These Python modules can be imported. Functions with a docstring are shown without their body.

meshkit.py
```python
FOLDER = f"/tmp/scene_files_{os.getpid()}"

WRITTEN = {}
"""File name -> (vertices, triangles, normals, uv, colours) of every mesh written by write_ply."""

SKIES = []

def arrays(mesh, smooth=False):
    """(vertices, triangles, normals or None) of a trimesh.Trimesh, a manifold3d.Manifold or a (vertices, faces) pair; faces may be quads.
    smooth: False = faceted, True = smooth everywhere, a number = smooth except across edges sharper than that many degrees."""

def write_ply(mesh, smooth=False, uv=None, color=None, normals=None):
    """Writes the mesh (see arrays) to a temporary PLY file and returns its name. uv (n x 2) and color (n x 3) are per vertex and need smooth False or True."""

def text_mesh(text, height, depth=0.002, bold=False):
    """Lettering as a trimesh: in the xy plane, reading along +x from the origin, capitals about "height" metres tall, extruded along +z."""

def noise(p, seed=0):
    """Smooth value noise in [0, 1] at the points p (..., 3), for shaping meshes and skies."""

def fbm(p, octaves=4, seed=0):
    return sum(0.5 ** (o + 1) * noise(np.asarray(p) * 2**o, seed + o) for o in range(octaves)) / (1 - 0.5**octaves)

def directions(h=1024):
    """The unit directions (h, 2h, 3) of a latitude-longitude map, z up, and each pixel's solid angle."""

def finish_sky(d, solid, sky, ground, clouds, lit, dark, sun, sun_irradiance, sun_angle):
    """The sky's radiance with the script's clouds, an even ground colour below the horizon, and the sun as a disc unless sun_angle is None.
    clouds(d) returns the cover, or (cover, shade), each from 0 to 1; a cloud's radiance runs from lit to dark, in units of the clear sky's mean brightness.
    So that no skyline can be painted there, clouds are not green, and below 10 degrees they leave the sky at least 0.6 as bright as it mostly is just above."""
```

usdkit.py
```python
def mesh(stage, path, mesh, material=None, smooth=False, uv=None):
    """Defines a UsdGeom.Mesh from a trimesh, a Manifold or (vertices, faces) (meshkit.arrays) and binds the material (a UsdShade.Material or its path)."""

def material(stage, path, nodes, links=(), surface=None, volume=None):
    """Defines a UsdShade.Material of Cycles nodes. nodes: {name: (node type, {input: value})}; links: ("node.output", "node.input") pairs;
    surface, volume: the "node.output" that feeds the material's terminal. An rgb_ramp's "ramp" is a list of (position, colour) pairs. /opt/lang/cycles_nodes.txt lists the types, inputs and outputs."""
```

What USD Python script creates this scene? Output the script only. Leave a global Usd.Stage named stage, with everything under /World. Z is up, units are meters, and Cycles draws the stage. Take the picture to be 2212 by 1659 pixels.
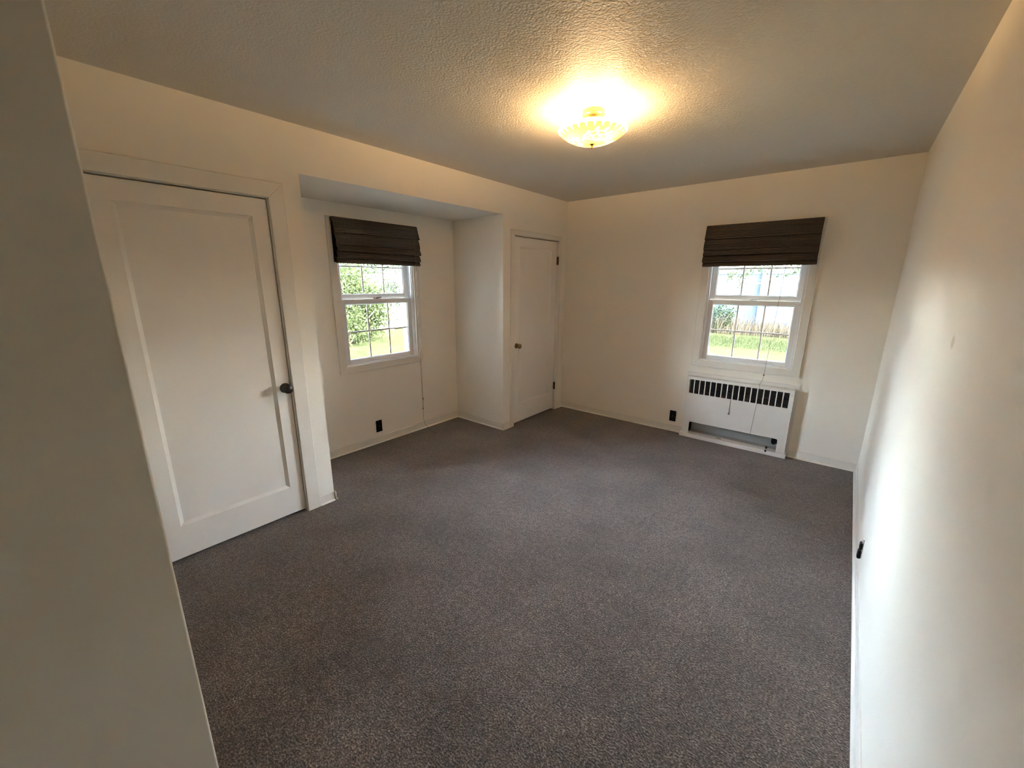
import math, random
import numpy as np, trimesh, manifold3d as m3
from shapely.geometry import Polygon, Point
import usdkit, meshkit
from pxr import Usd, UsdGeom, UsdLux, UsdShade, Gf, Sdf

stage = Usd.Stage.CreateInMemory()
UsdGeom.SetStageUpAxis(stage, 'Z'); UsdGeom.SetStageMetersPerUnit(stage, 1.0)
UsdGeom.Xform.Define(stage, '/World'); UsdGeom.Scope.Define(stage, '/World/Looks')
rng = np.random.default_rng(7); random.seed(7)

# ------------------------------------------------------------------ camera, sky, sun, exposure
EXPOSURE = 1.05
SKY_STRENGTH = 11.0
SUN_ELEVATION, SUN_AZIMUTH = 0.65, 1.64        # radians; azimuth from +y towards +x
SUN_STRENGTH = 52.0
SUN_COLOR = (1.0, 0.95, 0.86)
BULB_STRENGTH = 255.0
BULB_COLOR = (1.0, 0.62, 0.29)

cam = UsdGeom.Camera.Define(stage, '/World/camera')
right, up, back = (0.774, 0.634, 0.004), (-0.156, 0.184, 0.971), (0.614, -0.751, 0.241)
r_ = np.array(right) / np.linalg.norm(right)
b_ = np.array(back) - np.dot(back, r_) * r_; b_ /= np.linalg.norm(b_)
u_ = np.cross(b_, r_)
EYE = (2.695, -4.292, 1.538)
cam.AddTransformOp().Set(Gf.Matrix4d(*r_, 0, *u_, 0, *b_, 0, *EYE, 1))
cam.CreateHorizontalApertureAttr(36.0); cam.CreateVerticalApertureAttr(27.0)
cam.CreateFocalLengthAttr(36.0 * 879.5 / 2212)
cam.CreateClippingRangeAttr(Gf.Vec2f(0.02, 500.0))
cam.CreateExposureAttr(EXPOSURE)

dome = UsdLux.DomeLight.Define(stage, '/World/sky_light')
dome.CreateIntensityAttr(1.0)
sky = usdkit.material(stage, '/World/Looks/hazy_sky', {'s': ('sky_texture', {'sky_type': 'single_scattering', 'sun_disc': False, 'sun_elevation': SUN_ELEVATION, 'sun_rotation': SUN_AZIMUTH, 'air_density': 1.0, 'aerosol_density': 3.0}),
    'h': ('hsv', {'saturation': 0.62}), 'b': ('background_shader', {'strength': SKY_STRENGTH})}, [('s.color', 'h.color'), ('h.color', 'b.color')], surface='b.background')
UsdShade.MaterialBindingAPI.Apply(dome.GetPrim()).Bind(sky)
sun = UsdLux.DistantLight.Define(stage, '/World/sun_light')
sun.CreateIntensityAttr(SUN_STRENGTH); sun.CreateColorAttr(Gf.Vec3f(*SUN_COLOR)); sun.CreateAngleAttr(0.6)
sd = np.array([math.sin(SUN_AZIMUTH) * math.cos(SUN_ELEVATION), math.cos(SUN_AZIMUTH) * math.cos(SUN_ELEVATION), math.sin(SUN_ELEVATION)])   # towards the sun: over the house, from +x
zx = np.cross([0, 0, 1], sd); zx /= np.linalg.norm(zx); zy = np.cross(sd, zx)
sun.AddTransformOp().Set(Gf.Matrix4d(*zx, 0, *zy, 0, *sd, 0, 0, 0, 30, 1))

# ------------------------------------------------------------------ helpers
taken = {}
def numbered(parent, name):
    k = taken.get((parent, name), -1) + 1
    taken[(parent, name)] = k
    return name if k == 0 else f'{name}_{k:03d}'

def tag(prim, label=None, category=None, group=None, kind=None):
    for k, v in (('label', label), ('category', category), ('group', group), ('kind', kind)):
        if v: prim.SetCustomDataByKey(k, v)
    return prim

def path_of(p): return '/World' if p is None else str(p.GetPath())

def obj(name, mesh, mat, parent=None, smooth=False, **tags):
    pp = path_of(parent); n = numbered(pp, name)
    p = usdkit.mesh(stage, f'{pp}/{n}', mesh, M[mat], smooth=smooth).GetPrim()
    return tag(p, **tags)

def thing(name, loc=(0, 0, 0), rotz=0.0, **tags):
    n = numbered('/World', name)
    x = UsdGeom.Xform.Define(stage, '/World/' + n)
    x.AddTranslateOp().Set(Gf.Vec3d(*loc))
    if rotz: x.AddRotateZOp().Set(rotz)
    return tag(x.GetPrim(), **tags)

def structure(name, mesh, mat, **kw): return obj(name, mesh, mat, kind='structure', **kw)

cat = trimesh.util.concatenate
def box(x0, x1, y0, y1, z0, z1):
    b = trimesh.creation.box([x1 - x0, y1 - y0, z1 - z0]); b.apply_translation([(x0 + x1) / 2, (y0 + y1) / 2, (z0 + z1) / 2]); return b
def hull(pts): return trimesh.convex.convex_hull(np.asarray(pts, float))
def rbox(x0, x1, y0, y1, z0, z1, c=0.002):
    """a box with chamfered edges"""
    P = []
    for x, sx in ((x0, 1), (x1, -1)):
        for y, sy in ((y0, 1), (y1, -1)):
            for z, sz in ((z0, 1), (z1, -1)):
                P += [(x, y + sy * c, z + sz * c), (x + sx * c, y, z + sz * c), (x + sx * c, y + sy * c, z)]
    return hull(P)
def mbox(x0, x1, y0, y1, z0, z1): return m3.Manifold.cube([x1 - x0, y1 - y0, z1 - z0]).translate([x0, y0, z0])
def lathe(profile, n=48):
    """profile: (r, z) pairs, revolved about z"""
    pr = np.asarray(profile, float); a = np.arange(n) * 2 * np.pi / n
    v = np.stack([pr[:, None, 0] * np.cos(a), pr[:, None, 0] * np.sin(a), np.broadcast_to(pr[:, None, 1], (len(pr), n))], -1).reshape(-1, 3)
    i, j = np.meshgrid(np.arange(len(pr) - 1), np.arange(n), indexing='ij')
    q = np.stack([i * n + j, i * n + (j + 1) % n, (i + 1) * n + (j + 1) % n, (i + 1) * n + j], -1).reshape(-1, 4)
    f = np.vstack([q[:, [0, 1, 2]], q[:, [0, 2, 3]]])
    m = trimesh.Trimesh(v, f, process=True, merge_tex=True)
    m.update_faces(m.nondegenerate_faces()); trimesh.repair.fix_normals(m)
    return m
def tube(pts, r, sides=8):
    p = np.asarray(pts, float); r = np.broadcast_to(r, (len(p),))
    t = np.gradient(p, axis=0); t /= np.linalg.norm(t, axis=1, keepdims=True) + 1e-12
    a = np.cross(t, np.where(np.abs(t[:, 2:]) < .9, [0, 0, 1.], [1., 0, 0])); a /= np.linalg.norm(a, axis=1, keepdims=True) + 1e-12
    b = np.cross(t, a); g = np.arange(sides) * 2 * np.pi / sides
    v = (p[:, None] + r[:, None, None] * (np.cos(g)[None, :, None] * a[:, None] + np.sin(g)[None, :, None] * b[:, None])).reshape(-1, 3)
    i, j = np.meshgrid(np.arange(len(p) - 1), np.arange(sides), indexing='ij')
    q = np.stack([i * sides + j, i * sides + (j + 1) % sides, (i + 1) * sides + (j + 1) % sides, (i + 1) * sides + j], -1).reshape(-1, 4)
    n = len(v); v = np.vstack([v, p[0], p[-1]]); k = np.arange(sides); e = (len(p) - 1) * sides
    f = np.vstack([q[:, [0, 1, 2]], q[:, [0, 2, 3]], np.stack([np.full(sides, n), (k + 1) % sides, k], 1), np.stack([np.full(sides, n + 1), e + k, e + (k + 1) % sides], 1)])
    m = trimesh.Trimesh(v, f, process=False); trimesh.repair.fix_normals(m); return m
def extrude_x(profile, x0, x1):
    """profile: (y, z) polygon, extruded along x"""
    e = trimesh.creation.extrude_polygon(Polygon(profile), x1 - x0, engine='earcut')   # (y,z) in xy, along z
    T = np.array([[0, 0, 1, x0], [1, 0, 0, 0], [0, 1, 0, 0], [0, 0, 0, 1.]])
    e.apply_transform(T); return e
def rot(m, axis, deg, about=(0, 0, 0)):
    m = m.copy(); m.apply_transform(trimesh.transformations.rotation_matrix(math.radians(deg), axis, about)); return m
def moved(m, d): m = m.copy(); m.apply_translation(d); return m

# ------------------------------------------------------------------ materials
M = {}
L = '/World/Looks/'
def plain(name, color, rough=0.5, metallic=0.0, **kw):
    M[name] = usdkit.material(stage, L + name, {'p': ('principled_bsdf', dict(base_color=color, roughness=rough, metallic=metallic, **kw))}, surface='p.BSDF')
def mottled(name, c1, c2, scale, rough=0.5, bump=0.0, bscale=None, dist=0.002, detail=3, stretch=(1, 1, 1), **kw):
    nodes = {'g': ('geometry', {}), 'm': ('mapping', {'scale': stretch}), 'n': ('noise_texture', {'scale': scale, 'detail': detail, 'roughness': .6}),
             'r': ('rgb_ramp', {'ramp': [(.3, c1), (.7, c2)]}), 'p': ('principled_bsdf', dict(roughness=rough, **kw))}
    links = [('g.position', 'm.vector'), ('m.vector', 'n.vector'), ('n.fac', 'r.fac'), ('r.color', 'p.base_color')]
    if bump:
        nodes['bn'] = ('noise_texture', {'scale': bscale or scale, 'detail': 3}); nodes['b'] = ('bump', {'strength': bump, 'distance': dist})
        links += [('m.vector', 'bn.vector'), ('bn.fac', 'b.height'), ('b.normal', 'p.normal')]
    M[name] = usdkit.material(stage, L + name, nodes, links, surface='p.BSDF')

WALL = (0.88, 0.832, 0.725)
M['wall_paint'] = usdkit.material(stage, L + 'wall_paint', {      # with one small scuff on the right wall
    'g': ('geometry', {}), 'n': ('noise_texture', {'scale': 3.0, 'detail': 3, 'roughness': .6}), 'r': ('rgb_ramp', {'ramp': [(.3, tuple(c * .985 for c in WALL)), (.7, WALL)]}),
    'm': ('mapping', {'mapping_type': 'texture', 'location': (2.947, -2.521, 1.371), 'scale': (.03, .030, .026)}), 's': ('gradient_texture', {'gradient_type': 'spherical'}), 'sr': ('rgb_ramp', {'ramp': [(.0, (1, 1, 1)), (.5, (.80, .77, .70))]}),
    'x': ('mix', {'mix_type': 'multiply', 'fac': 1.0}), 'bn': ('noise_texture', {'scale': 170.0, 'detail': 3}), 'b': ('bump', {'strength': .10, 'distance': .002}), 'p': ('principled_bsdf', {'roughness': .60, 'specular_ior_level': .18})},
    [('g.position', 'n.vector'), ('n.fac', 'r.fac'), ('g.position', 'm.vector'), ('m.vector', 's.vector'), ('s.fac', 'sr.fac'), ('r.color', 'x.color1'), ('sr.color', 'x.color2'), ('x.color', 'p.base_color'),
     ('g.position', 'bn.vector'), ('bn.fac', 'b.height'), ('b.normal', 'p.normal')], surface='p.BSDF')
mottled('alcove_paint', tuple(c * .985 for c in WALL), WALL, 3.0, rough=0.42, bump=0.10, bscale=170, dist=0.002)
mottled('trim_paint', (0.79, 0.75, 0.66), (0.81, 0.77, 0.68), 5.0, rough=0.32, bump=0.04, bscale=60, dist=0.002)
mottled('door_paint', (0.82, 0.775, 0.70), (0.84, 0.795, 0.715), 4.0, rough=0.34, bump=0.05, bscale=90, dist=0.002)
mottled('vinyl_white', (0.80, 0.79, 0.76), (0.82, 0.81, 0.78), 5.0, rough=0.3)
mottled('cover_paint', (0.75, 0.71, 0.645), (0.78, 0.74, 0.67), 8.0, rough=0.36, bump=0.05, bscale=120, dist=0.002)
# ceiling: sprayed stipple
M['ceiling_paint'] = usdkit.material(stage, L + 'ceiling_paint', {
    'g': ('geometry', {}), 'n': ('noise_texture', {'scale': 110.0, 'detail': 3.0, 'roughness': .55}), 'v': ('voronoi_texture', {'scale': 95.0}),
    'mx': ('math', {'math_type': 'multiply_add', 'value2': -0.8}),
    'b': ('bump', {'strength': 0.5, 'distance': 0.003}), 'p': ('principled_bsdf', {'base_color': (0.70, 0.66, 0.575), 'roughness': 0.6})},
    [('g.position', 'n.vector'), ('g.position', 'v.vector'), ('v.distance', 'mx.value1'), ('n.fac', 'mx.value3'), ('mx.value', 'b.height'), ('b.normal', 'p.normal')], surface='p.BSDF')
# carpet: short cut pile, tone broken by tufts and by traffic
M['carpet_pile'] = usdkit.material(stage, L + 'carpet_pile', {
    'g': ('geometry', {}), 'm': ('mapping', {'scale': (1, 1.35, 1)}),
    'n1': ('noise_texture', {'scale': 122.0, 'detail': 2.5, 'roughness': .62}), 'n2': ('noise_texture', {'scale': 2.7, 'detail': 5.0, 'roughness': .6}),
    'n3': ('noise_texture', {'scale': 36.0, 'detail': 2.0, 'roughness': .6}),
    'r1': ('rgb_ramp', {'ramp': [(.31, (0.020, 0.014, 0.010)), (.50, (0.086, 0.066, 0.051)), (.69, (0.250, 0.200, 0.163))]}),
    'r2': ('rgb_ramp', {'ramp': [(.34, (0.74, 0.71, 0.66)), (.66, (1.15, 1.14, 1.14))]}),
    'r3': ('rgb_ramp', {'ramp': [(.34, (0.72, 0.71, 0.70)), (.66, (1.25, 1.24, 1.23))]}),
    'x1': ('mix', {'mix_type': 'multiply', 'fac': 1.0}), 'x2': ('mix', {'mix_type': 'multiply', 'fac': 1.0}),
    'b': ('bump', {'strength': 0.9, 'distance': 0.008}), 'p': ('principled_bsdf', {'roughness': 0.95, 'sheen_weight': 0.25, 'sheen_roughness': .5, 'specular_ior_level': .1})},
    [('g.position', 'm.vector'), ('m.vector', 'n1.vector'), ('g.position', 'n2.vector'), ('g.position', 'n3.vector'), ('n1.fac', 'r1.fac'), ('n2.fac', 'r2.fac'), ('n3.fac', 'r3.fac'),
     ('r1.color', 'x1.color1'), ('r2.color', 'x1.color2'), ('x1.color', 'x2.color1'), ('r3.color', 'x2.color2'), ('x2.color', 'p.base_color'), ('n1.fac', 'b.height'), ('b.normal', 'p.normal')], surface='p.BSDF')
# window glass
M['window_glass'] = usdkit.material(stage, L + 'window_glass', {'f': ('fresnel', {'IOR': 1.45}), 't': ('transparent_bsdf', {'color': (0.93, 0.95, 0.94)}), 'g': ('glossy_bsdf', {'color': (1, 1, 1), 'roughness': 0.0}), 'x': ('mix_closure', {})},
    [('f.fac', 'x.fac'), ('t.BSDF', 'x.closure1'), ('g.BSDF', 'x.closure2')], surface='x.closure')
# bamboo
def bamboo(name, dark, light, stretch):
    M[name] = usdkit.material(stage, L + name, {
        'tc': ('texture_coordinate', {}), 'm': ('mapping', {'scale': stretch}), 'n': ('noise_texture', {'scale': 1.0, 'detail': 3.0, 'roughness': .6}),
        'r': ('rgb_ramp', {'ramp': [(.32, dark), (.55, tuple((a + b) / 2.4 for a, b in zip(dark, light))), (.72, light)]}),
        'p': ('principled_bsdf', {'roughness': 0.55})},
        [('tc.object', 'm.vector'), ('m.vector', 'n.vector'), ('n.fac', 'r.fac'), ('r.color', 'p.base_color')], surface='p.BSDF')
bamboo('bamboo', (0.004, 0.002, 0.001), (0.075, 0.038, 0.017), (2.2, 30, 150))
plain('bamboo_lining', (0.02, 0.013, 0.009), .7)
plain('cord_brown', (0.07, 0.045, 0.03), .7); plain('cord_bead', (0.09, 0.045, 0.02), .4); plain('cord_pale', (0.42, 0.40, 0.37), .6)
plain('black_plastic', (0.004, 0.004, 0.0045), .6, specular_ior_level=.2); plain('black_iron', (0.006, 0.006, 0.006), .38, 0.3)
plain('slot_black', (0.003, 0.003, 0.003), .7, specular_ior_level=.2); plain('fin_black', (0.014, 0.013, 0.014), .45)
plain('brass_old', (0.30, 0.19, 0.075), .32, 1.0); plain('bronze_dark', (0.10, 0.055, 0.025), .4, .9); plain('gap_shade', (0.03, 0.022, 0.016), .8)
plain('brass', (0.72, 0.50, 0.20), .22, 1.0); plain('fixture_white', (0.24, 0.145, 0.06), .28, .8); plain('cap_dark', (0.12, 0.11, 0.10), .35, .7)
plain('steel', (0.55, 0.55, 0.54), .3, 1.0); plain('recess_gray', (0.40, 0.39, 0.36), .55); plain('clip_white', (0.85, 0.85, 0.83), .3); plain('plate_white', (0.82, 0.81, 0.79), .3)
plain('caulk', (0.80, 0.77, 0.70), .5)
# lamp: frosted glass with the etched pattern (leaf sprays, scalloped border) clearer than the ground
M['bowl_glass'] = usdkit.material(stage, L + 'bowl_glass', {
    'a': ('attribute', {'attribute': 'etch'}), 'r': ('rgb_ramp', {'ramp': [(0.0, (0.34, 0.185, 0.030)), (1.0, (0.56, 0.50, 0.36))]}),
    't': ('translucent_bsdf', {}), 'd': ('diffuse_bsdf', {'color': (0.20, 0.15, 0.08)}), 'g': ('glossy_bsdf', {'color': (1, .97, .9), 'roughness': .15}), 'f': ('fresnel', {'IOR': 1.4}),
    'x': ('add_closure', {}), 'y': ('mix_closure', {})},
    [('a.fac', 'r.fac'), ('r.color', 't.color'), ('t.BSDF', 'x.closure1'), ('d.BSDF', 'x.closure2'), ('f.fac', 'y.fac'), ('x.closure', 'y.closure1'), ('g.BSDF', 'y.closure2')], surface='y.closure')
M['bowl_clear'] = usdkit.material(stage, L + 'bowl_clear', {'t': ('translucent_bsdf', {'color': (0.98, 0.92, 0.78)}), 'd': ('transparent_bsdf', {'color': (0.95, 0.9, 0.8)}), 'x': ('mix_closure', {'fac': .8})},
    [('t.BSDF', 'x.closure1'), ('d.BSDF', 'x.closure2')], surface='x.closure')
M['bulb_glow'] = usdkit.material(stage, L + 'bulb_glow', {'e': ('emission', {'color': BULB_COLOR, 'strength': BULB_STRENGTH})}, surface='e.emission')
# outdoors
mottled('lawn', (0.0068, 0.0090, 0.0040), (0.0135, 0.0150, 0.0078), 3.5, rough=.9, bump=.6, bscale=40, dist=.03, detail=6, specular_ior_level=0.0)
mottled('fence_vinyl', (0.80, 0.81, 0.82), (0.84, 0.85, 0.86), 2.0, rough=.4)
mottled('fence_vinyl_shaded', (0.017, 0.025, 0.034), (0.021, 0.030, 0.040), 2.0, rough=.6, specular_ior_level=0.1)  # shaded copy of the white fence: shade is darkened into its colour
def leafy(name, c1, c2, t):
    M[name] = usdkit.material(stage, L + name, {
        'g': ('geometry', {}), 'n': ('noise_texture', {'scale': 9.0, 'detail': 2.0}), 'r': ('rgb_ramp', {'ramp': [(.3, c1), (.7, c2)]}),
        'd': ('principled_bsdf', {'roughness': .6, 'specular_ior_level': 0.03}), 't': ('translucent_bsdf', {'color': t}), 'x': ('mix_closure', {'fac': .3})},
        [('g.position', 'n.vector'), ('n.fac', 'r.fac'), ('r.color', 'd.base_color'), ('d.BSDF', 'x.closure1'), ('t.BSDF', 'x.closure2')], surface='x.closure')
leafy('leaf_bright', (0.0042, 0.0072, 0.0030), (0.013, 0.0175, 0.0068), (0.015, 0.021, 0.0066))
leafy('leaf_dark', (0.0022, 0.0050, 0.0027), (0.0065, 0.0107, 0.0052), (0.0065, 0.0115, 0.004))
leafy('grass_dry', (0.021, 0.0175, 0.012), (0.043, 0.036, 0.025), (0.025, 0.021, 0.012))
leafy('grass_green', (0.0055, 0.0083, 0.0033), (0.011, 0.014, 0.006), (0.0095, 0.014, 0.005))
plain('bark', (0.12, 0.09, 0.065), .9); plain('rope_white', (0.88, 0.88, 0.86), .5); plain('post_metal', (0.45, 0.46, 0.46), .4, .6)
plain('siding', (0.6, 0.58, 0.52), .7)

# ------------------------------------------------------------------ room shell   (x: along the radiator wall, y: towards it, z: up)
W, H = 2.947, 2.44
A0, A1, AZ, AD = -1.142, -3.033, 2.171, 0.704        # alcove: right and left edge, soffit, depth
FY, FX = -4.197, 1.90                                 # front wall and the entry's left corner
WIN_HALF = 0.387
WB_X, WA_Y = 1.990, -2.082                            # window centres
WZ0, WZ1 = 0.806, 1.995
D1 = (-3.996, -3.228, 2.008); D2 = (-0.982, -0.176, 2.000)   # door openings: y, y, top

structure('floor', box(-AD - .2, W + .2, -6.0, 0.2, -0.10, 0.0), 'carpet_pile', label='grey brown wall-to-wall cut pile carpet')
structure('ceiling', box(-AD - .25, W + .25, -6.05, 0.25, H, H + .18), 'ceiling_paint', label='stippled sprayed ceiling painted warm grey')
left = mbox(-AD, 0, FY, 0.0, 0, H) - mbox(-AD - .1, .1, A1, A0, -.1, AZ)
left = left - mbox(-.055, .1, D1[0], D1[1], -.1, D1[2]) - mbox(-.055, .1, D2[0], D2[1], -.1, D2[2])
structure('wall_left', left, 'wall_paint', label='cream painted wall with two doors and the window alcove')
structure('wall_alcove', mbox(-AD - .2, -AD, FY, .2, 0, H) - mbox(-AD - .3, -AD + .1, WA_Y - WIN_HALF, WA_Y + WIN_HALF, WZ0, WZ1), 'alcove_paint', label='cream painted back wall of the window alcove')
RX0, RX1 = 1.560, 2.408                               # convector recess in the far wall
structure('wall_back', mbox(-AD, W, 0, .2, 0, H) - mbox(WB_X - WIN_HALF, WB_X + WIN_HALF, -.1, .3, WZ0, WZ1) - mbox(RX0, RX1, -.1, .10, .012, .635), 'wall_paint', label='cream painted far wall with window and heater')
structure('wall_right', mbox(W, W + .2, -6.0, .2, 0, H), 'wall_paint', label='long cream painted wall, closest to the viewer')
# front wall with the entry corner rounded
rc = 0.004
pf = [(-AD - .2, FY), (FX - rc, FY)] + [(FX - rc + rc * math.sin(a), FY - rc + rc * math.cos(a)) for a in np.linspace(0, math.pi / 2, 7)[1:]] + [(FX, -5.8), (-AD - .2, -5.8)]
fw = trimesh.creation.extrude_polygon(Polygon(pf), H, engine='earcut')
structure('wall_front', fw, 'wall_paint', smooth=35, label='dim cream entry wall with a rounded corner')
structure('wall_entry', box(-AD - .2, W + .2, -6.0, -5.8, 0, H), 'wall_paint', label='cream wall closing the entry behind the viewer')

# baseboards: a flat board with a shoe moulding
def baseboard(name, runs):
    """runs: (x0, y0, x1, y1, nx, ny) along a wall, n pointing into the room"""
    t = thing(name, kind='structure', label={'baseboard_left': 'white baseboards along the door wall and alcove', 'baseboard_back': 'white baseboard along the far wall', 'baseboard_right': 'white baseboard along the right wall', 'baseboard_front': 'white baseboard of the front wall'}[name])
    for x0, y0, x1, y1, nx, ny in runs:
        ln = math.hypot(x1 - x0, y1 - y0)
        bd = extrude_x([(0, 0), (-.007, 0), (-.007, .063), (-.0045, .069), (0, .070)], 0, ln)
        q = [(0, 0), (-.0195, 0)] + [(-.007 - .0125 * math.cos(a), .0125 * math.sin(a)) for a in np.linspace(0.15, math.pi / 2, 6)] + [(0, .0125)]
        sh = extrude_x(q, 0, ln)
        # local +x along the run with the wall on +y
        ex = np.array([(x1 - x0) / ln, (y1 - y0) / ln]); ey = np.array([-nx, -ny])
        T = np.array([[ex[0], ey[0], 0, x0], [ex[1], ey[1], 0, y0], [0, 0, 1, 0], [0, 0, 0, 1.]])
        for nm, m in (('board', bd), ('shoe_moulding', sh)):
            m.apply_transform(T)
            if np.linalg.det(T[:3, :3]) < 0: m.invert()
            obj(nm, m, 'trim_paint', t, smooth=40)
e = .0195
baseboard('baseboard_left', [(0, A1 - .003, 0, D1[1] + .088, 1, 0), (-AD, A1, -AD, A0, 1, 0), (-AD, A0, 0 + e, A0, 0, -1), (-AD, A1, e, A1, 0, 1), (0, D2[0] - .053, 0, A0 - e, 1, 0), (0, 0, 0, -.118, 1, 0)])
baseboard('baseboard_back', [(0, 0, 1.510, 0, 0, -1), (2.460, 0, W, 0, 0, -1)])
baseboard('baseboard_right', [(W, 0, W, -5.8, -1, 0)])
baseboard('baseboard_front', [(0, FY, FX - .12, FY, 0, 1)])

# ------------------------------------------------------------------ doors (local frame: +x along the wall, -y into the room)
def casing(parts, x0, x1, z1, w, t, z0=0.0, bottom=False, wl=None, wr=None):
    """flat mitred boards round an opening x0..x1, top z1"""
    wl = w if wl is None else wl; wr = w if wr is None else wr
    def board(pts):
        P = []
        c = np.mean(pts, axis=0)
        for (x, z) in pts:
            P.append((x, 0, z)); P.append((x, -t + .003, z))
            P.append((x + np.sign(c[0] - x) * .003, -t, z + (np.sign(c[1] - z) * .003 if abs(c[1] - z) < 2 else 0)))
        return hull(P)
    lo = (z0 - w) if bottom else z0
    out = [board([(x0 - wl, lo), (x0, z0), (x0, z1), (x0 - wl, z1 + w)]), board([(x1 + wr, lo), (x1, z0), (x1, z1), (x1 + wr, z1 + w)]), board([(x0 - wl, z1 + w), (x0, z1), (x1, z1), (x1 + wr, z1 + w)])]
    if bottom: out.append(board([(x0 - wl, z0 - w), (x0, z0), (x1, z0), (x1 + wr, z0 - w)]))
    return out

def panel_leaf(x0, x1, z0, z1, px0, px1, pz0, pz1, y, th, depth, sl):
    """one-panel door: a slab with an opening whose sides slope back to the panel; returns (frame, panel)"""
    o = [(x0, z0), (x1, z0), (x1, z1), (x0, z1)]; i = [(px0, pz0), (px1, pz0), (px1, pz1), (px0, pz1)]; k = [(px0 + sl, pz0 + sl), (px1 - sl, pz0 + sl), (px1 - sl, pz1 - sl), (px0 + sl, pz1 - sl)]
    b = .0025
    ob = [(x0 + b, z0 + b), (x1 - b, z0 + b), (x1 - b, z1 - b), (x0 + b, z1 - b)]
    ii = [(px0 + .003, pz0 + .003), (px1 - .003, pz0 + .003), (px1 - .003, pz1 - .003), (px0 + .003, pz1 - .003)]
    rings = [(o, y + th), (o, y + b), (ob, y), (i, y), (ii, y + .003), (k, y + depth), (k, y + th)]
    v = [(x, yy, z) for ring, yy in rings for x, z in ring]; f = []
    for r in range(len(rings)):
        s = ((r + 1) % len(rings)) * 4; q = r * 4
        for j in range(4):
            a, b_, c, d = q + j, q + (j + 1) % 4, s + (j + 1) % 4, s + j
            f += [(a, b_, c), (a, c, d)]
    m = trimesh.Trimesh(v, f, process=False); trimesh.repair.fix_normals(m)
    return m, box(k[0][0] - .002, k[1][0] + .002, y + depth - .0005, y + th - .002, k[0][1] - .002, k[2][1] + .002)

def hinge(z, x):
    """barrel with its knuckles and tips"""
    m = [tube([(x, -.012, z - .042), (x, -.012, z + .042)], .0065, 10)]
    for q in (-.0475, .0455): m.append(tube([(x, -.012, z + q), (x, -.012, z + q + .002), (x, -.012, z + q + .004)], [.002, .0055, .004], 10))
    for q in (-.025, -.008, .008, .025): m.append(tube([(x, -.012, z + q - .0008), (x, -.012, z + q + .0008)], .0070, 10))
    m.append(rbox(x - .011, x + .016, -.008, .004, z - .044, z + .044, .001))
    return cat(m)

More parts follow.
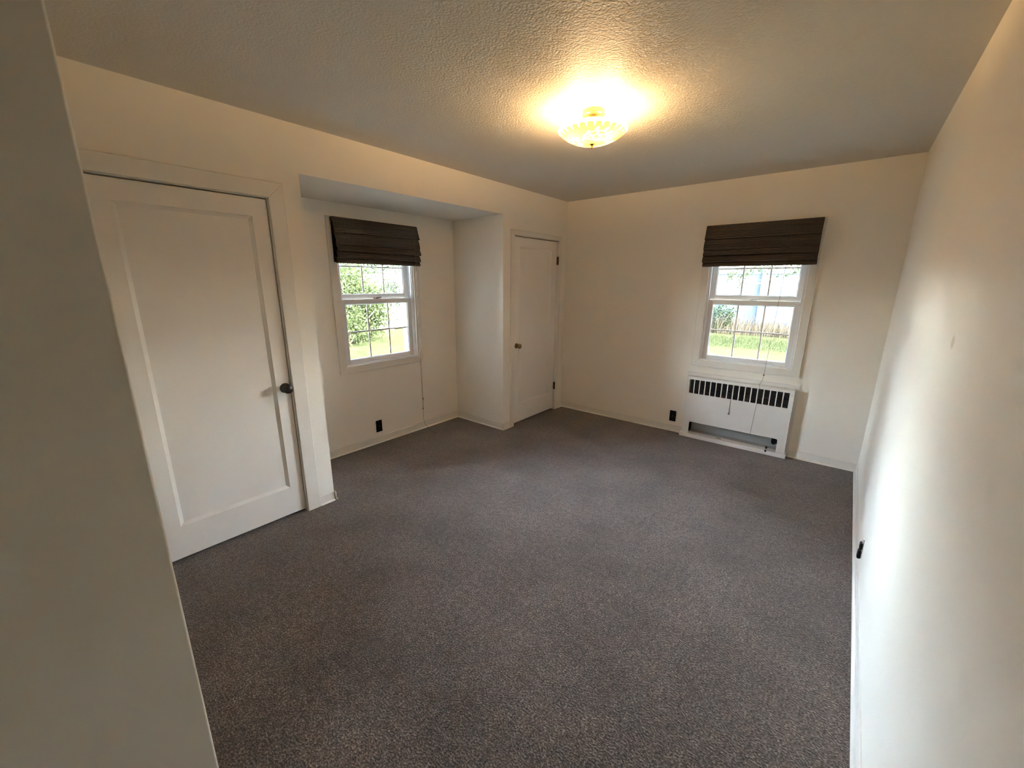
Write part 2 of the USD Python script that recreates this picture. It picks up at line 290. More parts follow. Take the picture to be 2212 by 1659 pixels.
def door(name, yo, leaf, panel, knob_x, knob_z, kmat, kr, cas_w, label, klabel, hinges=()):
    o0, o1, oz = yo
    t = thing(name, (0, 0, 0), 90, kind='structure', label=label)
    # local x = world y, local -y = world +x
    for m in casing(None, o0, o1, oz, cas_w, .020): obj('casing', m, 'trim_paint', t)
    js = [box(o0, o0 + .004, -.0005, .055, 0, oz), box(o1 - .004, o1, -.0005, .055, 0, oz), box(o0, o1, -.0005, .055, oz - .004, oz)]
    obj('jamb', cat(js), 'trim_paint', t)
    obj('gap_shade_sheet', box(o0 + .004, o1 - .004, .046, .0545, 0.0005, oz - .004), 'gap_shade', t, label='dark sheet painted in for the shade in the gap round the door leaf')  # sheet painted dark to stand in for the shade in the gap
    fr, pn = panel_leaf(o0 + .0065, o1 - .0075, leaf[0], oz - .010, *panel, .004, .038, .013, .020)
    lf = obj('door_leaf', fr, 'door_paint', t, smooth=25)
    obj('door_panel', pn, 'door_paint', lf)
    # knob: rosette and ball on a neck, axis along -y
    ros = rot(lathe([(0, 0), (kr * 1.02, 0), (kr * 1.05, .003), (kr * .95, .007), (kr * .55, .010), (0, .0105)], 32), [1, 0, 0], 90)
    kb = rot(lathe([(0, .008), (kr * .42, .009), (kr * .36, .022), (kr * .42, .028), (kr * .82, .034), (kr * .98, .043), (kr * .95, .053), (kr * .72, .060), (kr * .3, .0625), (0, .063)], 32), [1, 0, 0], 90)
    k = obj('door_knob', moved(kb, (knob_x, .004, knob_z)), kmat, t, smooth=40, label=klabel)
    obj('rosette', moved(ros, (knob_x, .0045, knob_z)), kmat, k, smooth=40)
    for hz in hinges: obj('hinge', hinge(hz, o1 - .004), 'bronze_dark', t, smooth=40, label='dark bronze hinge')
    return t
door('door_1', D1, (.020,), (-3.902, -3.318, .209, 1.900), -3.268, .885, 'black_iron', .030, .086, 'large white one-panel door with a black knob', 'matte black round door knob')
door('door_2', D2, (.021,), (-.870, -.292, .222, 1.895), -.922, .885, 'brass_old', .027, .050, 'narrow white one-panel closet door in the far corner with brass knob', 'aged brass round door knob', hinges=(1.785, .308))

# ------------------------------------------------------------------ windows (local frame: x from the window's centre, -y into the room)
def window(name, loc, rz, label):
    t = thing(name, loc, rz, kind='structure', label=label)
    h = WIN_HALF
    for m in casing(None, -h, h, WZ1, .066, .018, z0=WZ0, bottom=True): obj('casing', m, 'trim_paint', t)
    jm = [box(-h, -h + .012, -.004, .16, WZ0, WZ1), box(h - .012, h, -.004, .16, WZ0, WZ1), box(-h + .012, h - .012, -.004, .16, WZ1 - .012, WZ1)]
    for s in (-1, 1):       # stops and tracks at the sides
        x = s * (h - .012)
        jm += [rbox(min(x, x - s * .008), max(x, x - s * .008), .006, .022, WZ0, WZ1 - .012, .0015), rbox(min(x, x - s * .010), max(x, x - s * .010), .064, .070, WZ0, WZ1 - .012, .001), rbox(min(x, x - s * .014), max(x, x - s * .014), .106, .125, WZ0, WZ1 - .012, .0015)]
    obj('jamb', cat(jm), 'vinyl_white', t)
    obj('sill', cat([rbox(-h, h, -.006, .030, WZ0 - .004, WZ0 + .010, .002), hull([(-h, .03, WZ0), (h, .03, WZ0), (-h, .2, WZ0 - .01), (h, .2, WZ0 - .01), (-h, .03, WZ0 + .008), (h, .03, WZ0 + .008), (-h, .2, WZ0), (h, .2, WZ0)])]), 'vinyl_white', t)
    def sash(nm, y0, y1, z0, z1, g0, g1):
        gx = .327; xs = h - .014
        fr = []
        P = lambda x0, x1, a, b: fr.append(rbox(x0, x1, y0, y1, a, b, .002))
        P(-xs, -gx, z0, z1); P(gx, xs, z0, z1); P(-gx, gx, z0, g0); P(-gx, gx, g1, z1)
        ym = (y0 + y1) / 2
        # glazing bead, sloping in to the glass
        for (xa, za), (xb, zb), nx, nz in (((-gx, g0), (-gx, g1), 1, 0), ((gx, g0), (gx, g1), -1, 0), ((-gx, g0), (gx, g0), 0, 1), ((-gx, g1), (gx, g1), 0, -1)):
            fr.append(hull([(xa, y0 + .003, za), (xb, y0 + .003, zb), (xa + nx * .007, ym - .004, za + nz * .007), (xb + nx * .007, ym - .004, zb + nz * .007), (xa, ym - .002, za), (xb, ym - .002, zb), (xa + nx * .007, ym - .002, za + nz * .007), (xb + nx * .007, ym - .002, zb + nz * .007)]))
        s = obj(nm, cat(fr), 'vinyl_white', t)
        xm = (-gx / 3, gx / 3); zm = (g0 + g1) / 2; mw = .0065
        for x in xm: obj('muntin', rbox(x - mw, x + mw, ym - .003, ym + .005, g0, g1, .002), 'vinyl_white', s)
        obj('muntin', rbox(-gx, gx, ym - .0034, ym + .0046, zm - mw, zm + mw, .002), 'vinyl_white', s)
        xe = (-gx, xm[0], xm[1], gx)
        for i in range(3):
            for a, b in ((g0, zm), (zm, g1)):
                obj('pane', box(xe[i], xe[i + 1], ym + .0005, ym + .0015, a, b), 'window_glass', s)
        return s
    sash('lower_sash', .026, .062, WZ0 + .010, 1.388, .852, 1.348)
    sash('upper_sash', .070, .104, 1.384, WZ1 - .012, 1.430, 1.918)
    # cam lock on the meeting rail
    lk = cat([rbox(-.030, .030, .030, .056, 1.388, 1.393, .002), tube([(0, .043, 1.392), (0, .043, 1.402)], .011, 14), rbox(-.004, .036, .022, .036, 1.397, 1.405, .002), rbox(-.036, -.026, .034, .052, 1.391, 1.400, .002)])
    obj('sash_lock', lk, 'bronze_dark' if name == 'window_1' else 'plate_white', t, label='dark sash lock on the meeting rail' if name == 'window_1' else 'white sash lock on the meeting rail')
    return t
window('window_1', (-AD, WA_Y, 0), 90, 'double-hung grid window in the alcove looking onto a leafy shrub')
window('window_2', (WB_X, 0, 0), 0, 'double-hung grid window over the heater looking onto a white fence')

# ------------------------------------------------------------------ woven bamboo shades
def reeds(path, pitch=.0075, amp=.0018, th=.003):
    """a woven sheet seen edge on: the path (y, z) with a bump for every reed, given thickness; returns a closed profile"""
    p = np.asarray(path, float); s = np.r_[0, np.cumsum(np.linalg.norm(np.diff(p, axis=0), axis=1))]
    n = max(2, int(s[-1] / pitch)); u = np.linspace(0, s[-1], n * 4 + 1)
    q = np.stack([np.interp(u, s, p[:, k]) for k in (0, 1)], 1)
    tg = np.gradient(q, axis=0); tg /= np.linalg.norm(tg, axis=1, keepdims=True)
    nrm = np.stack([tg[:, 1], -tg[:, 0]], 1)            # facing -y when the path runs downwards
    out = q + nrm * (amp * np.abs(np.sin(np.arange(len(u)) * np.pi / 4)))[:, None]
    inn = q - nrm * th
    return np.vstack([out, inn[::-1]])

def sheet(profile, x0, x1):
    pr = np.asarray(profile); n = len(pr)
    k = 2; xs = np.linspace(x0, x1, k)
    v = np.array([(x, y, z) for x in xs for y, z in pr]); f = []
    for i in range(k - 1):
        for j in range(n):
            a, b = i * n + j, i * n + (j + 1) % n
            f += [(a, b, b + n), (a, b + n, a + n)]
    h2 = n // 2
    for i, flip in ((0, 0), ((k - 1) * n, 1)):            # end caps: outer j with inner n-1-j
        for j in range(h2 - 1):
            a, b, c, d = i + j, i + j + 1, i + n - 2 - j, i + n - 1 - j
            f += [(a, c, b), (a, d, c)] if flip else [(a, b, c), (a, c, d)]
    m = trimesh.Trimesh(v, f, process=False); trimesh.repair.fix_normals(m); return m

def blind(loc, rz, half, label, cord_x, cord):
    t = thing('bamboo_blind', loc, rz, label=label, category='window blind')
    obj('headrail', rbox(-half + .002, half - .002, -.050, -.0185, 2.022, 2.053, .002), 'bamboo_lining', t)
    obj('backing', rbox(-half + .004, half - .004, -.030, -.024, 1.700, 2.022, .001), 'bamboo_lining', t)
    # the valance leans outwards over the gathered folds
    obj('valance', sheet(reeds([(-.051, 2.055), (-.057, 2.045), (-.070, 2.0), (-.084, 1.955), (-.092, 1.936), (-.090, 1.931)]), -half, half), 'bamboo', t)
    folds = [(1.944, 1.836, .096), (1.846, 1.786, .104), (1.796, 1.728, .100), (1.742, 1.692, .086)]
    for i, (zt, zb, d) in enumerate(folds):
        hgt = zt - zb
        path = [(-d + .040, zt), (-d + .022, zt - .16 * hgt), (-d + .010, zt - .38 * hgt), (-d + .002, zt - .66 * hgt), (-d, zt - .84 * hgt), (-d + .004, zb + .003), (-d + .012, zb), (-d + .026, zb + .004), (-d + .044, zb + .02)]
        obj('fold', sheet(reeds(path), -half + .003 * (i % 2), half - .004 * ((i + 1) % 2)), 'bamboo', t)
    obj('pull_cord', cat([tube(c, .0013, 6) for c in cord['lines']]), cord['mat'], t, label='thin pull cord hanging from the blind')
    for (x, y, z) in cord['beads']:
        obj('cord_bead', moved(lathe([(0, -.008), (.004, -.007), (.0055, -.002), (.0045, .003), (.0025, .008), (0, .009)], 12), (x, y, z)), 'cord_bead', t, smooth=40)
    return t
blind((WB_X, 0, 0), 0, .437, 'dark brown woven bamboo blind over the window above the heater', 0, dict(mat='cord_brown',
    lines=[[(.240, -.094, 1.955), (.238, -.108, 1.83), (.232, -.108, 1.70), (.222, -.10, 1.40), (.205, -.095, 1.00), (.196, -.09, .748), (.192, -.088, .70), (.170, -.075, .645), (.176, -.068, .628), (.170, -.065, .45), (.155, -.064, .165)]],
    beads=[(.195, -.09, .742)]))
blind((-AD, WA_Y, 0), 90, .424, 'dark brown woven bamboo blind over the alcove window', 0, dict(mat='cord_brown',
    lines=[[(.350, -.098, 1.955), (.350, -.112, 1.83), (.352, -.112, 1.70), (.352, -.11, 1.2), (.353, -.11, .80), (.354, -.11, .40), (.356, -.11, .33), (.350, -.11, .262), (.345, -.112, .155), (.352, -.13, .09), (.378, -.175, .030), (.395, -.215, .006), (.41, -.24, .005)],
           [(.346, -.098, 1.955), (.346, -.111, 1.83), (.347, -.111, 1.70), (.346, -.109, 1.2), (.345, -.11, .60), (.346, -.11, .40), (.346, -.11, .262)]],
    beads=[(.356, -.11, .366), (.348, -.11, .262)]))

# ------------------------------------------------------------------ convector heater under window 2 (world frame, front towards -y)
hv = thing('heater_cover', (0, 0, 0), 0, label='white metal heater cover with black louvre slots under the window', category='heater')
YF = -.060
flange = mbox(1.513, 2.458, -.010, 0, .0, .668) - mbox(RX0, RX1, -.1, .1, .012, .635)
obj('flange', flange, 'cover_paint', hv)
X0, X1, ZT = 1.534, 2.433, .634
shell = m3.Manifold.hull_points([(x, y, z) for x in (X0, X1) for y, z in ((-.010, .002), (-.010, ZT), (YF + .012, ZT), (YF + .005, ZT - .002), (YF + .0015, ZT - .006), (YF, ZT - .012), (YF, .002))])
shell = shell - mbox(X0 + .012, X1 - .012, YF + .003, .1, -.1, ZT - .006)
sx0, pitch, sw = 1.5555, .0502, .0405
for i in range(17): shell = shell - mbox(sx0 + i * pitch, sx0 + i * pitch + sw, YF - .1, YF + .02, .463, .604)
op = m3.CrossSection([[(1.606, .056), (2.352, .056), (2.352, .148), (1.606, .148)]]).offset(.014, m3.JoinType.Round, 2.0, 24) + m3.CrossSection([[(1.592, .03), (2.366, .03), (2.366, .10), (1.592, .10)]])
opm = m3.Manifold.extrude(op, .2).rotate([90, 0, 0]).translate([0, .05, 0])
shell = shell - opm
obj('front_panel', shell, 'cover_paint', hv, smooth=30)
lip = cat([tube([(X0 + .002, YF + .002, ZT - .004), (X1 - .002, YF + .002, ZT - .004)], .005, 10)])
obj('top_lip', lip, 'cover_paint', hv, smooth=60)
obj('base_rail', rbox(1.511, 2.449, -.088, -.004, .0005, .042, .003), 'cover_paint', hv)
# interior
obj('recess_back', box(RX0 + .001, RX1 - .001, .070, .075, .0125, .44), 'recess_gray', hv)
obj('recess_floor', box(RX0 + .001, RX1 - .001, -.058, .070, .036, .0405), 'recess_gray', hv)
obj('recess_end', box(RX0 + .001, RX0 + .022, -.040, .069, .041, .25), 'slot_black', hv); obj('recess_end', box(RX1 - .025, RX1 - .001, -.040, .069, .041, .25), 'slot_black', hv)
obj('inlet_valve', cat([rbox(2.318, 2.366, -.044, .02, .108, .162, .006), tube([(2.335, -.02, .105), (2.335, -.02, .096)], .012, 10)]), 'slot_black', hv, label='black valve inside the opening')
obj('grille_back', box(RX0 + .001, RX1 - .001, -.034, -.031, .44, .625), 'slot_black', hv)
fins = [rbox(RX0 + .004, RX1 - .004, -.0505, -.0345, z, z + .0035, .001) for z in np.arange(.452, .612, .0105)]
obj('grille_fins', cat(fins), 'fin_black', hv)
obj('damper_chain', cat([tube([(1.9435, -.056, .585), (1.944, -.058, .52), (1.944, YF - .004, .462), (1.9435, YF - .004, .40), (1.942, YF - .004, .325)], .0016, 6)] + [moved(trimesh.creation.icosphere(1, .0026), (1.9435, YF - .004, z)) for z in np.arange(.33, .455, .006)]), 'cord_brown', hv, label='short damper chain hanging from a slot')
obj('chain_pull', moved(lathe([(0, -.007), (.006, -.005), (.0065, .0), (.003, .006), (0, .007)], 12), (1.942, YF - .004, .318)), 'bronze_dark', hv, smooth=40)
obj('damper_knob', cat([tube([(2.290, -.060, .046), (2.290, -.060, .072)], .004, 8), moved(lathe([(0, -.009), (.008, -.008), (.0095, 0), (.008, .008), (0, .009)], 14), (2.290, -.066, .066)), rbox(2.283, 2.297, -.092, -.084, .028, .048, .002)]), 'black_iron', hv, label='small black knob on the base rail')
obj('base_clip', cat([rbox(1.842, 1.862, -.0915, -.087, .020, .034, .002), moved(trimesh.creation.icosphere(2, .006), (1.852, -.093, .027))]), 'clip_white', hv, label='small white clip on the base rail')
obj('latch', cat([tube([(1.862, -.050, .0455), (1.880, -.046, .0475), (1.899, -.049, .0455)], .0035, 6), rbox(1.855, 1.905, -.054, -.043, .0405, .0445, .001)]), 'steel', hv, label='small metal latch on the base')
for x in (1.547, 2.418): obj('screw', rot(moved(lathe([(0, 0), (.004, 0), (.003, .0015), (0, .002)], 10), (0, 0, 0)), [1, 0, 0], 90).apply_translation((x, YF, .585)), 'steel', hv)

# ------------------------------------------------------------------ outlets
def outlet(loc, rz, label, open_box=False):
    t = thing('wall_outlet', loc, rz, label=label, category='electrical outlet')
    if not open_box:
        obj('paint_edge', rbox(-.036, .036, -.0012, -.0001, -.0595, .061, .0004), 'plate_white', t, label='ragged white paint edge')
        obj('receptacle', rbox(-.0325, .0325, -.007, -.001, -.058, .058, .002), 'black_plastic', t)
        for z in (-.020, .020):
            obj('socket_face', moved(rot(trimesh.creation.extrude_polygon(Point(0, 0).buffer(.0165, 10).intersection(Polygon([(-.0175, -.0135), (.0175, -.0135), (.0175, .0135), (-.0175, .0135)])), .003, engine='earcut'), [1, 0, 0], 90), (0, -.0065, z)), 'black_plastic', t)
        obj('plate_screw', rot(lathe([(0, 0), (.0035, 0), (.0028, .0015), (0, .002)], 10), [1, 0, 0], 90).apply_translation((0, -.007, 0)), 'steel', t)
    else:
        obj('yoke', cat([rbox(-.012, .012, -.004, -.0001, -.052, .067, .001), rbox(-.016, .016, -.006, -.001, .040, .066, .002)]), 'plate_white', t, label='white metal mounting strap')
        obj('receptacle', cat([rbox(-.017, .017, -.018, -.003, -.052, -.004, .004), rbox(-.017, .017, -.016, -.003, .002, .040, .004)]), 'black_plastic', t)
        obj('plate_screw', rot(lathe([(0, 0), (.0035, 0), (.0028, .0015), (0, .002)], 10), [1, 0, 0], 90).apply_translation((0, -.0062, .054)), 'bronze_dark', t)
    return t
outlet((-AD, -2.194, .171), 90, 'black wall outlet in the alcove under the window')
outlet((1.406, 0, .168), 0, 'black wall outlet beside the heater on the far wall')
outlet((W, -1.615, .152), -90, 'uncovered black outlet with white strap on the right wall', True)

# ------------------------------------------------------------------ ceiling lamp
LC = np.array([1.456, -2.090])
lamp = thing('ceiling_lamp', (LC[0], LC[1], H), 0, label='shallow etched glass bowl ceiling lamp with warm bulbs lit', category='ceiling light')
obj('canopy', lathe([(0, 0), (.0605, 0), (.0615, -.004), (.060, -.018), (.0605, -.0225), (.058, -.024), (.0565, -.026), (.0575, -.034), (.054, -.043), (.045, -.048), (0, -.049)], 48), 'fixture_white', lamp, smooth=35)
obj('stem', lathe([(0, -.045), (.007, -.046), (.007, -.155), (.0045, -.157), (.0045, -.162), (0, -.163)], 16), 'brass', lamp, smooth=40)
BR, BZ0, BZ1 = .187, 2.2775 - H, 2.343 - H
def bowl_z(r): u = r / BR; return BZ0 + (BZ1 - BZ0) * (0.62 * u ** 2 + 0.38 * u ** 4)
to_cam = math.atan2(EYE[1] - LC[1], EYE[0] - LC[0])
na, nr = 540, 96
aa, rr = np.meshgrid(np.arange(na) * 2 * math.pi / na, np.linspace(.009, BR, nr), indexing='ij')
etch = np.zeros(aa.shape)
# scalloped border
ph = (aa * 25 / (2 * math.pi)) % 1.0; q = np.abs(ph - .5) * 2
etch[rr > BR - .010 - .022 * np.clip((q - .62) / .38, 0, 1) ** .9] = 1
# sprays: stems as (angle, radius) lines, leaves as lens shapes, in a plane unrolled at each anchor
def stroke(a, r, w):
    for a0, r0, a1, r1 in zip(a[:-1], r[:-1], a[1:], r[1:]):
        da = (aa - a0 + math.pi) % (2 * math.pi) - math.pi; x, y = da * rr, rr - r0; bx, by = (a1 - a0) * (r0 + r1) / 2, r1 - r0
        t = np.clip((x * bx + y * by) / (bx * bx + by * by + 1e-12), 0, 1); etch[np.hypot(x - t * bx, y - t * by) < w / 2] = 1
def leaf(a0, r0, ang, ln, wd):
    da = (aa - a0 + math.pi) % (2 * math.pi) - math.pi; x, y = da * rr, rr - r0; c, s_ = math.cos(math.radians(ang)), math.sin(math.radians(ang))
    u, v = (x * c + y * s_) / ln, -x * s_ + y * c
    etch[(u > 0) & (u < 1) & (np.abs(v) < wd / 2 * np.sin(np.pi * np.clip(u, 0, 1) ** .8))] = 1
for base in (to_cam, to_cam + 2.094, to_cam + 4.189):
    u = np.linspace(0, 1, 14)
    S = [(base - .75 + 1.55 * u, .070 + .062 * np.sin(u * 2.4)), (base - .75 + 1.75 * u, .070 + .040 * np.sin(u * 2.2)), (base - .50 + 1.2 * u, .086 - .022 * np.sin(u * 2.8))]
    for a, r in S: stroke(a, r, .0034)
    for k, (i, up_, l) in enumerate(((0, 1, .030), (2, 1, .032), (4, 1, .034), (5, -1, .026), (7, 1, .034), (8, -1, .028), (10, 1, .034), (12, 1, .030), (13, 0, .030))):
        leaf(S[0][0][i], S[0][1][i], 62 * up_ + (-14 if up_ else 0), l, l * .45)
    for i, up_, l in ((5, -1, .026), (8, -1, .028), (10, 1, .026), (12, -1, .028), (13, 0, .032)): leaf(S[1][0][i], S[1][1][i], 50 * up_, l, l * .45)
    for i, up_, l in ((5, 1, .022), (7, -1, .024), (9, 1, .024), (11, -1, .024), (13, 0, .028)): leaf(S[2][0][i], S[2][1][i], 48 * up_, l, l * .45)
bz = bowl_z(rr)
bv = np.stack([rr * np.cos(aa), rr * np.sin(aa), bz], -1).reshape(-1, 3)
i, j = np.meshgrid(np.arange(na), np.arange(nr - 1), indexing='ij')
q4 = np.stack([i * nr + j, i * nr + j + 1, (i + 1) % na * nr + j + 1, (i + 1) % na * nr + j], -1).reshape(-1, 4)
bm = trimesh.Trimesh(bv, np.vstack([q4[:, [0, 2, 1]], q4[:, [0, 3, 2]]]), process=False)
gb = obj('glass_bowl', bm, 'bowl_glass', lamp, smooth=True, label='frosted bowl etched with leaf sprays and a scalloped border')
UsdGeom.PrimvarsAPI(gb).CreatePrimvar('etch', Sdf.ValueTypeNames.FloatArray, 'vertex').Set([float(x) for x in etch.ravel()])
ri = np.linspace(BR, .009, 22)
obj('bowl_rim', lathe([(BR, BZ1), (BR + .0018, BZ1 + .0012), (BR + .0016, BZ1 + .0035), (BR, BZ1 + .0042), (BR - .001, BZ1 + .0035), (BR - .002, BZ1), (BR, BZ1)], 72), 'bowl_clear', gb, smooth=35)
fin = obj('finial', lathe([(0, -.184), (.004, -.1835), (.0062, -.180), (.0062, -.177), (.0045, -.174), (.003, -.172), (.0052, -.170), (.0055, -.168), (.003, -.1665), (.0045, -.165), (.006, -.163), (0, -.161)], 24), 'brass', lamp, smooth=50)
obj('finial_cap', lathe([(0, -.1655), (.007, -.165), (.014, -.161), (.0195, -.156), (.020, -.1545), (.0195, -.153), (0, -.154)], 28), 'cap_dark', fin, smooth=40, label='dark domed cap')
for k in range(3):
    a = to_cam + math.radians(180 + 120 * k)
    d = np.array([math.cos(a), math.sin(a), -.10]); d /= np.linalg.norm(d)
    b0 = np.array([0, 0, -.079])
    sock = tube([b0 + d * .008, b0 + d * .050], .0125, 14)
    s = obj('bulb_socket', sock, 'fixture_white', lamp, smooth=40)
    bulb = lathe([(0, 0), (.010, .002), (.012, .012), (.019, .026), (.0235, .040), (.022, .054), (.014, .064), (0, .068)], 14)
    z = d; x = np.cross([0, 0, 1], z); x /= np.linalg.norm(x); y = np.cross(z, x)
    T = np.eye(4); T[:3, 0], T[:3, 1], T[:3, 2], T[:3, 3] = x, y, z, b0 + d * .050
    bulb.apply_transform(T)
    obj('bulb', bulb, 'bulb_glow', s, smooth=50)

# ------------------------------------------------------------------ outdoors
GZ = -.06
gx = np.linspace(-40, 40, 81); g = np.array([(x, y, 0) for x in gx for y in gx]); 
yard = cat([box(-60, -AD - .2, -60, 60, GZ - .3, GZ), box(-AD - .2, 60, .2, 60, GZ - .3, GZ)])
structure('lawn', yard, 'lawn', label='mown back yard lawn outside the windows')

def fence(name, start, direction, face, n, sp, label, mat, top=1.985):
    """vinyl privacy fence: posts with caps, rails and boards"""
    t = thing(name, (0, 0, 0), 0, label=label, category='fence')
    d = np.array(direction, float); f = np.array(face, float); s = np.array(start, float)
    T = np.array([[d[0], -f[0], 0, s[0]], [d[1], -f[1], 0, s[1]], [0, 0, 1, 0], [0, 0, 0, 1.]])
    def put(nm, m):
        m.apply_transform(T)
        if np.linalg.det(T[:3, :3]) < 0: m.invert()
        obj(nm, m, mat, t)
    for i in range(n + 1):
        put('post', rbox(i * sp - .065, i * sp + .065, -.065, .065, GZ, top + .06, .004))
        put('post_cap', hull([(i * sp + a * .078, b * .078, top + .06) for a in (-1, 1) for b in (-1, 1)] + [(i * sp + a * .078, b * .078, top + .085) for a in (-1, 1) for b in (-1, 1)] + [(i * sp, 0, top + .12)]))
        if i == n: break
        a, b = i * sp + .065, (i + 1) * sp - .065
        put('top_rail', rbox(a, b, -.025, .025, top - .15, top, .004)); put('bottom_rail', rbox(a, b, -.025, .025, GZ + .05, GZ + .20, .004))
        k = int(round((b - a) / .118)); w = (b - a) / k
        for j in range(k): put('board', rbox(a + j * w + .002, a + (j + 1) * w - .002, -.011, .011, GZ + .20, top - .15, .004))
fence('privacy_fence', (0.40 - 4 * 2.4, 11.3), (1, 0), (0, -1), 6, 2.4, 'white board fence with shade put into its colour beyond the lawn seen through the window above the heater', 'fence_vinyl_shaded')
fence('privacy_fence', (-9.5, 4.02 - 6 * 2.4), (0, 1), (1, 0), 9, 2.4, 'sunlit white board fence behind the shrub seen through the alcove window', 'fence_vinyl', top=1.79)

def leaves(pts, size, seed, lean=.5):
    """one pointed folded leaf (4 triangles) at each point"""
    r = np.random.default_rng(seed); n = len(pts)
    dirs = r.normal(size=(n, 3)); dirs[:, 2] -= lean; dirs /= np.linalg.norm(dirs, axis=1, keepdims=True)
    sd_ = np.cross(dirs, r.normal(size=(n, 3))); sd_ /= np.linalg.norm(sd_, axis=1, keepdims=True); nm = np.cross(dirs, sd_)
    s = size * r.uniform(.65, 1.25, (n, 1))
    p0, p1 = pts, pts + dirs * s
    mid = pts + dirs * s * .45
    l, q, c = mid + sd_ * s * .26 + nm * s * .06, mid - sd_ * s * .26 + nm * s * .06, mid
    v = np.stack([p0, l, c, q, p1], 1).reshape(-1, 3); o = np.arange(n)[:, None] * 5
    f = np.stack([o + [0, 1, 2], o + [1, 4, 2], o + [0, 2, 3], o + [2, 4, 3]], 1).reshape(-1, 3)
    return trimesh.Trimesh(v, f, process=False)
def blob_points(center, radii, n, seed, hollow=.35, clumps=26):
    r = np.random.default_rng(seed)
    cl = r.normal(size=(clumps, 3)); cl /= np.linalg.norm(cl, axis=1, keepdims=True); cl *= r.uniform(hollow, 1, (clumps, 1)) ** .6
    p = cl[r.integers(0, clumps, n)] + r.normal(size=(n, 3)) * .22
    return np.array(center) + p * np.array(radii)
def branches(root, ends, r0, seed):
    r = np.random.default_rng(seed); out = []
    for e_ in ends:
        a, b = np.array(root, float), np.array(e_, float); m = (a + b) / 2 + r.normal(size=3) * .08 * np.linalg.norm(b - a)
        m[2] = max(m[2], GZ + .1)
        u = np.linspace(0, 1, 8)[:, None]
        out.append(tube((1 - u) ** 2 * a + 2 * u * (1 - u) * m + u ** 2 * b, np.linspace(r0, r0 * .25, 8), 6))
    return cat(out)

def plant(name, base, center, radii, n, leaf_size, mat, label, category, seed, r0=.03, nb=14):
    t = thing(name, (0, 0, 0), 0, label=label, category=category)
    pts = blob_points(center, radii, n, seed); pts = pts[pts[:, 2] > GZ + .05]
    obj('foliage', leaves(pts, leaf_size, seed + 1), mat, t)
    r = np.random.default_rng(seed + 2)
    ends = pts[r.integers(0, len(pts), nb)]
    obj('branches', branches((base[0], base[1], GZ - .02), ends, r0, seed + 3), 'bark', t)
    return t
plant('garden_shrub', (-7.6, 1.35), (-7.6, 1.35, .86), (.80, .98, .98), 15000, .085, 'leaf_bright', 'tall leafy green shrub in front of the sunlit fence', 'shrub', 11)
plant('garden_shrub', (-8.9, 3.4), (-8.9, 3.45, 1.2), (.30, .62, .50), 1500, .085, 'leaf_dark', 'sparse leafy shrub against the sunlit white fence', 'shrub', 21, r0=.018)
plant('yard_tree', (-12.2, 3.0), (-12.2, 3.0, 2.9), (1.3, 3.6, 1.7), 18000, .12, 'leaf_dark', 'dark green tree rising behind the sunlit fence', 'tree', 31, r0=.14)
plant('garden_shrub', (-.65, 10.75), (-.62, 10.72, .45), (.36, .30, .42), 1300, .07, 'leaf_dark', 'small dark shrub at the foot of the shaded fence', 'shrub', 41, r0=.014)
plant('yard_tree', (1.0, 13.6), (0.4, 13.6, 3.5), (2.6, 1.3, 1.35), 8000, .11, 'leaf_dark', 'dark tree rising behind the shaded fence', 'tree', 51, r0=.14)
plant('yard_tree', (-7.2, 13.6), (-7.2, 13.6, 4.0), (2.4, 1.3, 2.5), 9000, .15, 'leaf_dark', 'big dark unseen tree added to block low sky light, behind the shaded fence beside the far yard corner', 'tree', 81, r0=.16)  # this and the next three: unseen trees added to block low sky light
plant('yard_tree', (-7.0, 9.0), (-7.0, 9.0, 3.7), (2.2, 1.9, 2.5), 11000, .15, 'leaf_dark', 'big dark unseen tree added to block low sky light, inside the yard corner where the two fences meet', 'tree', 91, r0=.16)
plant('yard_tree', (-12.2, 10.6), (-12.2, 10.6, 3.6), (1.3, 1.7, 2.3), 9000, .15, 'leaf_dark', 'big dark unseen tree added to block low sky light, behind the far end of the sunlit fence', 'tree', 101, r0=.16)
plant('yard_tree', (-12.2, -5.0), (-12.2, -5.0, 3.4), (1.3, 2.4, 2.3), 10000, .15, 'leaf_dark', 'big dark unseen tree added to block low sky light, behind the near end of the sunlit fence', 'tree', 111, r0=.16)
# a tree at the side whose lowest sprays hang into view
yt = thing('yard_tree', (0, 0, 0), 0, label='tree with thin drooping leafy branches hanging in front of the shaded fence', category='tree')
sp = [[(3.646, 8.2, 2.654), (2.595, 7.9, 2.287), (1.805, 7.7, 1.951), (1.226, 7.6, 1.709)], [(3.646, 8.2, 2.654), (2.805, 7.8, 2.34), (1.858, 7.6, 2.046), (1.12, 7.5, 1.94), (0.646, 7.5, 1.877)], [(3.646, 8.2, 2.654), (1.964, 8.0, 2.549), (0.805, 7.7, 2.182), (0.225, 7.6, 1.814), (0.152, 7.6, 1.624)], [(3.646, 8.2, 2.654), (1.859, 7.9, 2.55), (0.805, 7.65, 2.13), (0.468, 7.6, 1.73), (0.425, 7.6, 1.498)]]
lp, bt = [], []
rs = np.random.default_rng(61)
for i, s in enumerate(sp):
    s = np.array(s); u = np.linspace(0, len(s) - 1, 40); c = np.stack([np.interp(u, range(len(s)), s[:, k]) for k in range(3)], 1)
    bt.append(tube(c, np.linspace(.02, .003, 40), 6)); k = rs.integers(12, 40, 110); lp.append(c[k] + rs.normal(size=(110, 3)) * .045)
crown = blob_points((4.2, 8.2, 3.6), (1.3, .75, 1.1), 5200, 62); crown[:, 1] = np.clip(crown[:, 1], 7.25, 9.2)
obj('foliage', leaves(np.vstack(lp + [crown]), .075, 63, lean=.8), 'leaf_bright', yt)
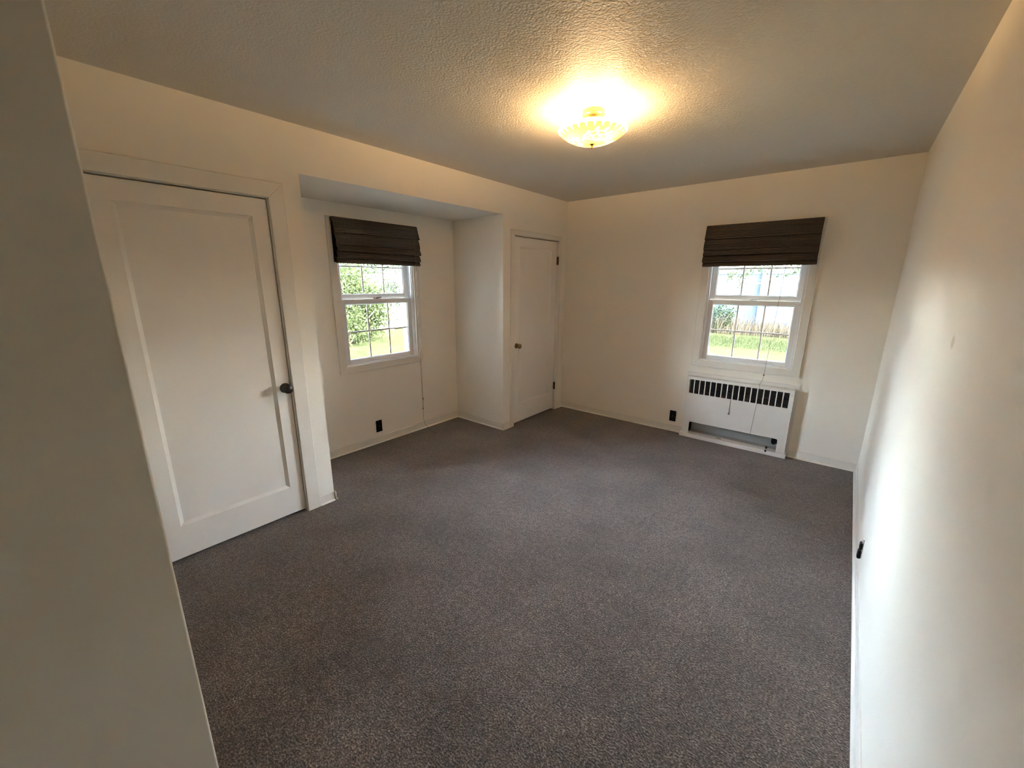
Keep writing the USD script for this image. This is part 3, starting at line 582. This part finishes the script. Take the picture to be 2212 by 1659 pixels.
obj('branches', cat(bt + [tube([(3.95, 8.3, GZ - .02), (3.85, 8.25, 1.3), (3.66, 8.2, 2.65), (3.8, 8.3, 3.6)], [.14, .11, .09, .03], 10)]), 'bark', yt)
# dry weeds and long grass along the shaded fence
def blades(xy, h0, h1, w, lean, seed, ymax):
    r = np.random.default_rng(seed); n = len(xy); h = r.uniform(h0, h1, n); a = r.uniform(0, 2 * np.pi, n)
    ld = np.stack([np.cos(a), np.sin(a)], 1) * (r.uniform(.1, 1, n) * lean * h)[:, None] + np.array([.25 * lean, 0]) * h[:, None]
    sx = np.stack([-np.sin(a), np.cos(a)], 1) * w
    b = np.c_[xy, np.full(n, GZ - .01)]; m = np.c_[xy + ld * .35, GZ + h * .6]; t = np.c_[xy + ld, GZ + h * .97]
    s3 = np.c_[sx, np.zeros(n)]
    v = np.stack([b - s3, b + s3, m - s3 * .8, m + s3 * .8, t], 1).reshape(-1, 3); v[:, 1] = np.minimum(v[:, 1], ymax); o = np.arange(n)[:, None] * 5
    f = np.stack([o + [0, 1, 3], o + [0, 3, 2], o + [2, 3, 4]], 1).reshape(-1, 3)
    return trimesh.Trimesh(v, f, process=False)
rw = np.random.default_rng(71)
xy = np.c_[rw.uniform(-7, 4.8, 5200), 10.9 + rw.normal(size=5200) * .28]; xy[:, 1] = np.clip(xy[:, 1], 10.35, 11.2)
dry = obj('tall_dry_grass', blades(xy, .18, .75, .006, .8, 72, 11.22), 'grass_dry', kind='stuff', label='tall straw-coloured dry grass along the foot of the shaded fence', category='grass')
xy = np.c_[rw.uniform(-6, 4.5, 9000), rw.uniform(7.3, 9.75, 9000)]
obj('lawn_grass', blades(xy, .03, .09, .006, .8, 73, 9.8), 'grass_green', kind='stuff', label='short green lawn grass between the house and the shaded fence', category='grass')
# clothesline
cl = thing('clothesline', (0, 0, 0), 0, label='white clothesline cords with two pegs crossing in front of the shaded fence', category='clothesline')
def ext(a, b, u0, u1, sag=.015):
    a, b = np.array(a), np.array(b); u = np.linspace(u0, u1, 20)[:, None]
    return a + (b - a) * u - np.array([0, 0, sag]) * (4 * (u - u0) * (u1 - u) / (u1 - u0) ** 2)
ends = [((.037, 7.0, 1.687), (1.713, 7.0, 1.600)), ((.042, 7.0, 1.650), (1.725, 7.0, 1.515)), ((.042, 7.03, 1.662), (1.734, 7.03, 1.470))]
for a, b in ends: obj('cord', tube(ext(a, b, -.42, 1.55), .0055, 6), 'rope_white', cl)
for x, z in ((.724, 1.560), (.809, 1.655)): obj('peg', cat([rbox(x - .008, x + .008, 6.985, 6.998, z - .055, z + .035, .002), rbox(x - .008, x + .008, 7.002, 7.015, z - .055, z + .035, .002)]), 'rope_white', cl)
pl, pr_ = ext(*ends[0], -.42, 1.55)[0], ext(*ends[0], -.42, 1.55)[-1]
obj('line_post', cat([tube([(pl[0], 7.0, GZ - .05), (pl[0], 7.0, 1.78)], .025, 12), tube([(pl[0], 6.97, 1.7), (pl[0], 7.06, 1.7)], .012, 8)]), 'post_metal', cl)
obj('line_post', cat([tube([(pr_[0], 7.0, GZ - .05), (pr_[0], 7.0, 1.70)], .025, 12), rbox(pr_[0] - .012, pr_[0] + .012, 6.96, 7.06, 1.33, 1.62, .003)]), 'post_metal', cl)
